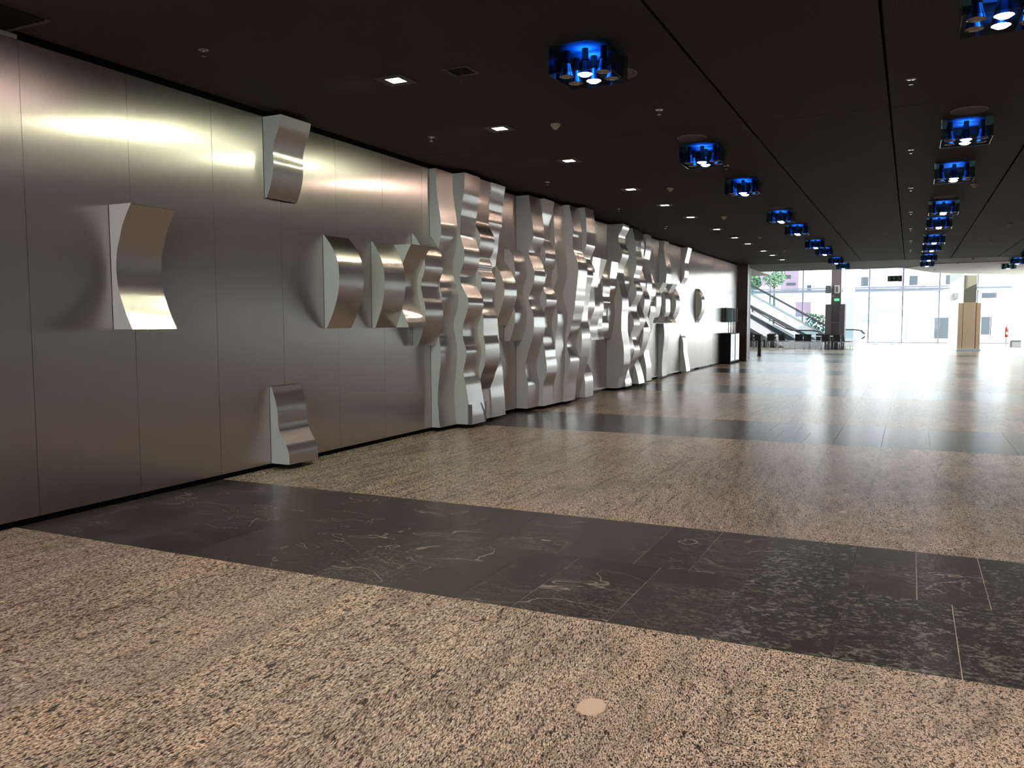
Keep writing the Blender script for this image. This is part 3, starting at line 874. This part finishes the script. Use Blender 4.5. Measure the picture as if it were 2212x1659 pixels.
# ================================================================== FURNITURE BY THE WALL
r = thing('black_cabinet', (XW+0.01, 30.65, 0), 'tall black lacquered cabinet with two white light strips, against the far metal wall', 'cabinet')
B(0, 0.36, 0, 1.75, 0.07, 1.12).build('body', M['black_gloss'], r)
B(0.02, 0.33, 0.03, 1.72, 0, 0.07).build('plinth', M['black'], r)
for y in (0.08, 0.98):
    o = B(0.362, 0.372, y, y+0.62, 0.12, 1.08).build('white_strip_panel', M['strip'], r)
    B(0.373, 0.376, y+0.26, y+0.33, 0.2, 1.02).build('dark_slot', M['frame'], o)
r = thing('poster_display', (XW+0.2, 31.0, 1.12), 'upright display holding tilted colour posters on chrome rods, standing on the black cabinet', 'display stand')
for y in (0.1, 0.55, 1.0):
    MB().tube([(0, y, 0), (0, y, 0.5)], 0.014, 8).build('rod', M['steel'], r)
for i, y in enumerate((0.0, 0.5, 0.95)):
    o = B(-0.02, 0.16, y, y+0.035, 0.42, 0.92)
    o.build('poster', M['screen'] if i < 2 else M['grey'], r)
o = B(-0.10, -0.06, -0.1, 1.2, 0.40, 0.94).build('backboard', M['dark_metal'], r)

r = thing('dark_post', (-6.05, 38.2, 0), 'slim dark brown post standing beyond the wall end near the black chairs', 'post')
B(-0.07, 0.07, -0.07, 0.07, 0, 0.92).build('shaft', M['wood'], r)
B(-0.09, 0.09, -0.09, 0.09, 0, 0.03).build('foot', M['dark_metal'], r)
B(-0.075, 0.075, -0.075, 0.075, 0.92, 0.94).build('cap', M['dark_metal'], r)

# ---- chairs and tables
def make_chair():
    r = thing('black_chair', (0, 0, 0), 'x', 'chair')
    v = []; f = []
    n = 7; pts = []
    seat = MB(); seat.box(-0.21, 0.21, -0.20, 0.21, 0.43, 0.455)
    seat.build('seat', M['chair'], r)
    mb = MB()
    for i in range(n):
        t = i/(n-1); z = 0.47 + 0.37*t; yy = 0.20 + 0.07*t
        for sx in (-1, -0.5, 0, 0.5, 1):
            pts.append((sx*0.205, yy + 0.025*(1-sx*sx), z))
    b2 = [(p[0], p[1]+0.014, p[2]) for p in pts]
    for i in range(n-1):
        for j in range(4):
            a = i*5+j; f.append((a, a+1, a+6, a+5))
    N0 = len(pts)
    f += [tuple(N0+q for q in g[::-1]) for g in f]
    for j in range(4):
        f.append((j+1, j, N0+j, N0+j+1)); t0 = (n-1)*5
        f.append((t0+j, t0+j+1, N0+t0+j+1, N0+t0+j))
    for i in range(n-1):
        f.append((i*5, (i+1)*5, N0+(i+1)*5, N0+i*5)); f.append(((i+1)*5+4, i*5+4, N0+i*5+4, N0+(i+1)*5+4))
    mb.add(pts+b2, f, 0, True).build('backrest', M['chair'], r)
    for sx in (-1, 1):
        MB().tube([(sx*0.20, -0.17, 0.43), (sx*0.215, -0.20, 0.0)], 0.010, 6).build('leg', M['steel'], r)
        MB().tube([(sx*0.20, 0.19, 0.43), (sx*0.215, 0.24, 0.0)], 0.010, 6).build('leg', M['steel'], r)
        MB().tube([(sx*0.20, -0.19, 0.425), (sx*0.20, 0.20, 0.425)], 0.010, 6).build('seat_rail', M['steel'], r)
        MB().tube([(sx*0.20, 0.19, 0.42), (sx*0.21, 0.24, 0.60)], 0.009, 6).build('back_rail', M['steel'], r)
    return r
chairs = [(-7.95, 46.6, 3.3, 'half hidden behind the pale wall corner'), (-7.38, 46.3, 3.2, 'back to the viewer at the left table'), (-6.72, 46.6, 3.0, 'right of the left white table, nearer one'),
          (-6.16, 47.1, 2.7, 'rightmost chair of the left table group'), (-6.95, 48.5, 0.3, 'behind the left white table'),
          (-5.36, 46.9, 3.2, 'leftmost chair of the right table group'), (-4.86, 46.6, 3.0, 'second chair of the right table group'), (-4.45, 48.3, 0.1, 'behind the right table, in front of the escalator foot'),
          (-3.96, 46.5, 3.1, 'back to the viewer in front of the mauve pillar'), (-3.32, 46.6, 2.6, 'turned sideways at the right end of the table'), (-2.98, 47.5, 1.9, 'rightmost of all the black chairs')]
c0 = make_chair()
for i, (x, y, rz, lab) in enumerate(chairs):
    c = c0 if i == 0 else copy_tree(c0)
    c.location = (x, y, 0); c.rotation_euler = (0, 0, rz)
    c['label'] = 'black shell chair with chrome legs, ' + lab; c['group'] = 'black chairs by the escalators'
def make_table():
    r = thing('white_table', (0, 0, 0), 'x', 'table')
    B(-0.34, 0.34, -0.34, 0.34, 0.70, 0.73).build('tabletop', M['white'], r)
    for sx in (-1, 1):
        for sy in (-1, 1):
            MB().tube([(sx*0.30, sy*0.30, 0.70), (sx*0.30, sy*0.30, 0)], 0.014, 6).build('leg', M['steel'], r)
    return r
t0 = make_table()
for i, (x, y, lab) in enumerate([(-7.9, 47.55, 'leftmost, beside the pale wall corner'), (-6.85, 47.55, 'of the left seat group under the escalator'), (-4.6, 47.5, 'of the right seat group by the escalator foot'), (-3.72, 47.55, 'in front of the mauve pillar')]):
    c = t0 if i == 0 else copy_tree(t0)
    c.location = (x, y, 0); c['label'] = 'white topped table ' + lab; c['group'] = 'white tables by the escalators'

# ---- pillars
r = thing('mauve_pillar', (-3.74, 48.9, 0), 'mauve grey pillar with a wider base and a small green exit sign, behind the chairs', 'pillar')
B(-0.24, 0.26, 0, 0.5, 0, 9).build('shaft', M['purple'], r)
B(-0.50, -0.20, -0.25, 0.7, 0, 2.45).build('base_cheek', M['purple'], r)
B(0.24, 0.50, -0.25, 0.7, 0, 2.45).build('base_cheek', M['purple'], r)
o = B(-0.20, 0.22, -0.06, -0.01, 0.06, 1.42).build('door', M['purple'], r)
mb = MB()
for a, b, c, d in ((-0.22, 0.24, 1.42, 1.46), (-0.22, -0.19, 0.04, 1.42), (0.21, 0.24, 0.04, 1.42)):
    mb.box(a, b, -0.08, -0.02, c, d)
mb.build('door_frame', M['grey'], r)
r = thing('wall_speaker', (-4.10, 48.85, 3.05), 'dark box speaker on the left side of the mauve pillar', 'speaker')
B(-0.17, 0.10, -0.02, 0.22, 0, 0.42).build('cabinet', M['dark_metal'], r)
B(-0.15, 0.08, -0.03, -0.021, 0.03, 0.39).build('grille', M['escgrey'], r)
B(0.09, 0.15, 0.06, 0.12, 0.15, 0.2).build('bracket', M['grey'], r)
r = thing('wall_panel_screen', (-3.68, 48.86, 3.05), 'small framed screen on the mauve pillar above the green sign', 'screen')
B(-0.12, 0.12, -0.02, 0.03, 0, 0.42).build('frame', M['offwhite'], r)
B(-0.08, 0.08, -0.03, -0.021, 0.04, 0.38).build('display', M['purple'], r)
r = thing('lit_exit_sign', (-3.68, 48.86, 2.62), 'small glowing green exit sign on the mauve pillar', 'sign')
B(-0.13, 0.13, -0.03, 0.03, 0, 0.14).build('housing', M['signlit'], r)
B(-0.02, 0.02, -0.035, -0.031, 0.03, 0.11).build('arrow_mark', M['white'], r)

r = thing('white_pillar', (-3.62, 57.0, 0), 'broad overexposed white pillar between mauve pillar and glass front', 'pillar')
B(-0.32, 0.36, 0, 0.6, 0, 9).build('shaft', M['white'], r)
r = thing('beige_pillar', (2.68, 48.0, 0), 'beige and olive pillar with a wider cladding base and black joints, right side', 'pillar')
B(-0.28, 0.28, 0, 0.55, 0, 2.45).build('lower_shaft', M['beige'], r)
B(-0.28, 0.28, 0, 0.55, 2.45, CH).build('upper_shaft', M['olive'], r)
B(-0.50, -0.30, 0.0, 0.62, 0.10, 2.42).build('base_cheek', M['beige'], r)
B(0.31, 0.50, 0.0, 0.62, 0.10, 2.42).build('base_cheek', M['beige'], r)
B(-0.299, -0.281, 0.04, 0.5, 0.1, 2.42).build('black_joint', M['black'], r)
B(0.281, 0.309, 0.04, 0.5, 0.1, 2.42).build('black_joint', M['black'], r)
B(-0.52, 0.52, -0.25, 0.7, 0, 0.10).build('plinth', M['white'], r)
r = thing('grey_pillar', (2.45, 57.2, 0), 'pale grey pillar just left of the beige one, with a small wall box', 'pillar')
B(-0.34, 0.40, 0, 0.6, 0, 9).build('shaft', M['offwhite'], r)
B(-0.12, 0.12, -0.08, -0.001, 2.85, 3.2).build('wall_box', M['grey'], r)
r = thing('far_right_pillar', (5.75, 56.4, 0), 'pale pillar at the far right edge with a white cabinet in front', 'pillar')
B(-0.45, 0.35, 0, 0.6, 0, 9).build('shaft', M['offwhite'], r)
B(0.36, 0.6, 0, 0.6, 0, 9).build('dark_cheek', M['purple'], r)
r = thing('white_cabinet', (5.55, 55.9, 0), 'white wall cabinet in front of the far right pillar', 'cabinet')
B(-0.26, 0.30, 0, 0.4, 0.35, 1.40).build('body', M['white'], r)
B(-0.24, 0.28, -0.02, -0.001, 0.38, 1.37).build('door', M['white'], r)
B(-0.2, 0.24, 0.03, 0.37, 0, 0.34).build('base', M['grey'], r)
r = thing('fire_extinguisher', (5.06, 56.0, 0.55), 'red fire extinguisher hanging left of the far right pillar', 'fire extinguisher')
MB().lathe([(0.06, 0.0), (0.085, 0.02), (0.085, 0.48), (0.06, 0.55), (0.03, 0.58)], n=16).build('cylinder', M['red'], r)
MB().tube([(0, 0, 0.58), (0, 0, 0.66), (0.08, 0, 0.68)], 0.015, 6).build('valve', M['dark_metal'], r)
MB().tube([(0, -0.02, 0.62), (-0.12, -0.03, 0.5), (-0.11, -0.04, 0.15)], 0.012, 6).build('hose', M['rubber'], r)
B(-0.04, 0.04, -0.092, -0.086, 0.15, 0.30).build('paper_label', M['white'], r)
r = thing('extinguisher_stand', (5.06, 56.15, 0), 'slim white stand carrying the red extinguisher', 'stand')
B(-0.03, 0.03, 0, 0.04, 0.02, 1.3).build('post', M['offwhite'], r)
B(-0.16, 0.16, -0.16, 0.16, 0, 0.02).build('foot', M['offwhite'], r)

# ---- hanging exit sign
r = thing('hanging_exit_sign', (-0.64, 38.0, 3.17), 'dark green exit sign with door, upward arrow and running figure, hanging from the ceiling', 'sign')
B(-0.27, 0.27, 0, 0.03, 0, 0.235).build('board', M['signgreen'], r)
B(-0.235, -0.155, -0.004, -0.001, 0.03, 0.205).build('door_pictogram', M['signwhite'], r)
mb = MB()
mb.prism([(-0.045, 0.03), (-0.025, 0.03), (-0.025, 0.145), (0.005, 0.115), (0.02, 0.13), (-0.035, 0.195), (-0.09, 0.13), (-0.075, 0.115), (-0.045, 0.145)], 'y', -0.004, -0.001)
mb.build('arrow_pictogram', M['signwhite'], r)
mb = MB()
def limb(a, b, w):
    dx, dz = b[0]-a[0], b[1]-a[1]; L = math.hypot(dx, dz); nx, nz = -dz/L*w/2, dx/L*w/2
    mb.prism([(a[0]+nx, a[1]+nz), (b[0]+nx, b[1]+nz), (b[0]-nx, b[1]-nz), (a[0]-nx, a[1]-nz)], 'y', -0.004, -0.001)
limb((0.165, 0.155), (0.185, 0.095), 0.030)
limb((0.165, 0.15), (0.115, 0.145), 0.016); limb((0.115, 0.145), (0.10, 0.115), 0.014)
limb((0.17, 0.15), (0.215, 0.125), 0.016)
limb((0.185, 0.095), (0.145, 0.07), 0.018); limb((0.145, 0.07), (0.11, 0.045), 0.016)
limb((0.185, 0.095), (0.215, 0.065), 0.018); limb((0.215, 0.065), (0.245, 0.03), 0.016)
mb.lathe([(0.016, -0.004), (0.016, -0.001)], c=(0.15, 0, 0.185), n=12, axis='y')
mb.build('running_figure', M['signwhite'], r)
for x in (-0.2, 0.2):
    MB().tube([(x, 0.015, 0.235), (x, 0.015, CH-3.17)], 0.004, 6).build('suspension_rod', M['dark_metal'], r)

# ---- escalators
def escalator(y, xb, xt, slope, name, label, w=1.2, zoff=0.0):
    """xb foot on the floor, xt upper end; rises towards -x"""
    r = thing(name, (xb, y, 0), label, 'escalator', 'escalators')
    L = xb-xt
    def Z(x): return max(0.0, (-x-1.0))*slope   # tread line, local x negative uphill
    pts = []
    # truss side panels (white cladding) near and far
    for yy in (0.0, w):
        low = [(0.9, 0.0), (-1.15, 0.0), (-L, (L-1.0)*slope-0.55)]
        top = [(-L, (L-1.0)*slope+0.42), (-1.0, 0.42), (0.9, 0.42)]
        MB().prism(low+top, 'y', yy-0.03, yy+0.03).build('side_panel', M['white'], r)
        # glass balustrade
        g = [(0.75, 0.42), (-1.0, 0.42), (-L, (L-1.0)*slope+0.42), (-L, (L-1.0)*slope+0.97), (-1.05, 0.97), (0.35, 0.97), (0.68, 0.84), (0.80, 0.62)]
        MB().prism(g, 'y', yy-0.006, yy+0.006).build('balustrade_glass', M['balglass'], r)
        hr = [(-L, yy, (L-1.0)*slope+1.0), (-1.6, yy, 0.6*slope+1.0), (-1.2, yy, 0.2*slope+1.02), (-0.8, yy, 1.0), (0.3, yy, 0.99), (0.62, yy, 0.93), (0.80, yy, 0.75), (0.80, yy, 0.55), (0.7, yy, 0.45)]
        MB().tube(hr, 0.035, 8).build('handrail', M['rubber'], r)
        # dark seam under the skirt
        MB().prism([(-1.0, 0.40), (-L, (L-1.0)*slope+0.40), (-L, (L-1.0)*slope+0.44), (-1.0, 0.44)], 'y', yy-0.034, yy+0.034).build('skirt_line', M['frame'], r)
    # underside dark glazing band
    MB().prism([(-1.6, 0.05), (-L, (L-1.6)*slope-0.20), (-L, (L-1.6)*slope+0.02), (-1.6, 0.25)], 'y', -0.045, -0.032).build('dark_band', M['escgrey'], r)
    x = 0.6; i = 0
    while x > -L:
        z = Z(x)
        B(x-0.38, x, 0.1, w-0.1, z-0.15, z+0.02 if x < 0.2 else z+0.012).build('step', M['steel'], r)
        x -= 0.38; i += 1
    return r
e1 = escalator(50.0, -5.35, -16.0, 0.615, 'escalator', 'white escalator in front, its dark handrail running down to the mauve pillar')
e2 = escalator(54.0, -3.3, -13.0, 0.575, 'escalator', 'rear escalator with long dark handrail ending beside the glass front')
# dark clad wall under the near escalator
mb = MB()
mb.prism([(-16, 0), (-5.95, 0), (-5.98, 0.5), (-6.15, 0.62), (-16, 6.2)], 'y', 50.25, 51.0)
o = mb.build('wall_under_escalator', M['escgrey'])
o['kind'] = 'structure'
MB().prism([(-6.0, 0.60), (-6.0, 0.72), (-16, 6.4), (-16, 6.22)], 'y', 49.94, 49.97).build('white_edge', M['white'], o)

# glass draught screen curves near the door
for i, (x, lab) in enumerate(((-2.2, 'left curved glass screen by the far glass front'), (-1.2, 'right curved glass screen by the far glass front'))):
    r = thing('curved_glass_screen', (x, 57.5, 0), lab, 'glass screen')
    pts = [(0.35*math.cos(a), 0.35*math.sin(a)) for a in [math.radians(q) for q in range(-80, 81, 16)]]
    poly = pts + [(p[0]*0.96, p[1]*0.96) for p in pts[::-1]]
    MB().prism(poly, 'z', 0.03, 1.2).build('glass_leaf', M['balglass'], r)
    MB().prism([(p[0]*1.01, p[1]*1.01) for p in poly], 'z', 0.0, 0.03).build('floor_rail', M['frame'], r)

# ================================================================== STREET
s = struct('ground', B(-60, 60, 62.6, 130, -0.35, -0.05), M['paving'])
struct('ground_side', B(9.4, 60, -40, 62.6, -0.35, -0.05), M['paving'])
struct('ground_rear', B(-60, 60, -80, -16.2, -0.35, -0.05), M['paving'])
bld = thing('sandstone_building', (0, 80, 0), 'white and pink sandstone building across the street, seen through the glass front', 'building')
B(-8.2, 22, 0, 6, -0.05, 13).build('wall', M['plaster'], bld)
def win(bd, x0, x1, z0, z1, m='win_dark'):
    o = B(x0-0.08, x1+0.08, -0.06, -0.001, z0-0.08, z1+0.08).build('window', M['plaster'], bd)
    B(x0, x1, -0.08, -0.061, z0, z1).build('pane', M[m], o)
    return o
for x0, x1, m in ((-4.05, -3.45, 'win_dark'), (-2.6, -1.9, 'win_blue'), (-0.2, 0.45, 'win_dark'), (2.6, 3.3, 'win_dark'), (5.4, 6.5, 'win_blue'), (8.3, 9.0, 'win_dark')):
    win(bld, x0, x1, 4.55, 5.35, m)
    win(bld, x0, x1, 6.0, 7.3, m)
for x0, x1 in ((-4.9, -4.4), (-3.2, -2.75), (-0.95, -0.42), (0.65, 1.05)):
    B(x0, x1, -0.05, -0.001, 4.25, 8.2).build('pink_stone_pier', M['pinkstone'], bld)
B(-3.4, -0.6, -0.06, -0.001, 3.30, 3.52).build('pink_stone_band', M['pinkstone'], bld)
for x0, x1, z0, z1, m in ((1.85, 3.1, -0.05, 1.75, 'win_dark'), (5.35, 6.0, 0.3, 1.8, 'win_dark'), (6.1, 7.2, -0.05, 1.7, 'win_blue'), (5.3, 6.4, 3.35, 3.8, 'win_dark')):
    win(bld, x0, x1, z0, z1, m)
o = B(-0.35, 3.0, -0.10, -0.05, 3.6, 3.64).build('cornice', M['win_blue'], bld)
r = thing('arched_canopy', (-2.0, 76.5, 0), 'teal arched canopy with upright bars over the shop entrance across the street', 'canopy')
arc = [(-1.75+3.5*i/14, 1.72+0.62*math.sin(math.pi*(i)/14)) for i in range(15)]
MB().tube([(x, 0, z) for x, z in arc], 0.05, 6).build('arch', M['teal'], r)
MB().tube([(-1.75, 0, 1.5), (1.75, 0, 1.5)], 0.05, 6).build('beam', M['teal'], r)
for x, z in arc[1:-1]:
    MB().tube([(x, 0, 1.5), (x, 0, z)], 0.016, 5).build('bar', M['teal'], r)
for x in (-1.7, 1.7):
    MB().tube([(x, 0, -0.05), (x, 0, 1.72)], 0.05, 6).build('post', M['teal'], r)
b2 = thing('pink_building', (-14, 84, 0), 'pink stone building behind the escalators, with grey windows', 'building')
B(-12, 5.6, 0, 6, -0.05, 13).build('wall', M['plaster'], b2)
for x0, x1, z0, z1 in ((-0.4, 1.2, 4.9, 7.2), (2.6, 4.2, 4.3, 7.0), (4.0, 5.5, 1.9, 3.3)):
    B(x0, x1, -0.06, -0.001, z0, z1).build('pink_stone_field', M['pinkstone'], b2)
for x0, x1, z0, z1, m in ((0.0, 0.6, 5.3, 6.2, 'win_dark'), (2.9, 3.5, 5.55, 5.9, 'win_dark'), (3.1, 3.95, 4.9, 5.15, 'win_dark'), (5.0, 5.5, 4.2, 4.9, 'win_dark'), (-2.5, -1.7, 4.5, 6.0, 'win_dark')):
    B(x0, x1, -0.09, -0.061, z0, z1).build('window', M[m], b2)
# trees between the houses
def tree(x, y, zt, rad, label, seed):
    rr = random.Random(seed)
    r = thing('street_tree', (x, y, -0.05), label, 'tree')
    MB().tube([(0, 0, 0), (0.05, 0, zt*0.5), (0, 0.05, zt)], 0.10, 8).build('trunk', M['bark'], r)
    mb = MB()
    for i in range(900):
        while True:
            p = Vector((rr.uniform(-1, 1), rr.uniform(-1, 1), rr.uniform(-1, 1)))
            if p.length < 1: break
        p = Vector((p.x*rad, p.y*rad, p.z*rad*0.9 + zt))
        u = Vector((rr.gauss(0, 1), rr.gauss(0, 1), rr.gauss(0, 1))).normalized()*0.10
        w = u.cross(Vector((rr.gauss(0, 1), rr.gauss(0, 1), rr.gauss(0, 1)))).normalized()*0.07
        mb.add([p-u, p+w, p+u, p-w], [(0, 1, 2, 3)])
    o = mb.build('foliage', M['leaf'], r); o['kind'] = 'stuff'
tree(-10.9, 76, 5.4, 1.0, 'green street tree behind the upper escalator handrail', 1)
tree(-12.9, 77, 5.0, 0.8, 'smaller tree at the left end of the street view', 2)
r = thing('clipped_hedge', (-5.9, 66, -0.05), 'dark green hedge outside behind the escalator foot', 'hedge')
mb = MB(); rr = random.Random(5)
for i in range(1400):
    p = Vector((rr.uniform(-1.2, 1.3), rr.uniform(-0.3, 0.3), 0)); p.z = rr.uniform(0.3, 2.2 - (p.x+1.2)*0.2)
    u = Vector((rr.gauss(0, 1), rr.gauss(0, 1), rr.gauss(0, 1))).normalized()*0.09
    w = u.cross(Vector((rr.gauss(0, 1), rr.gauss(0, 1), rr.gauss(0, 1)))).normalized()*0.06
    mb.add([p-u, p+w, p+u, p-w], [(0, 1, 2, 3)])
o = mb.build('leaves', M['leaf'], r); o['kind'] = 'stuff'
B(-1.2, 1.3, -0.2, 0.2, 0, 0.5).build('planter', M['grey'], r)
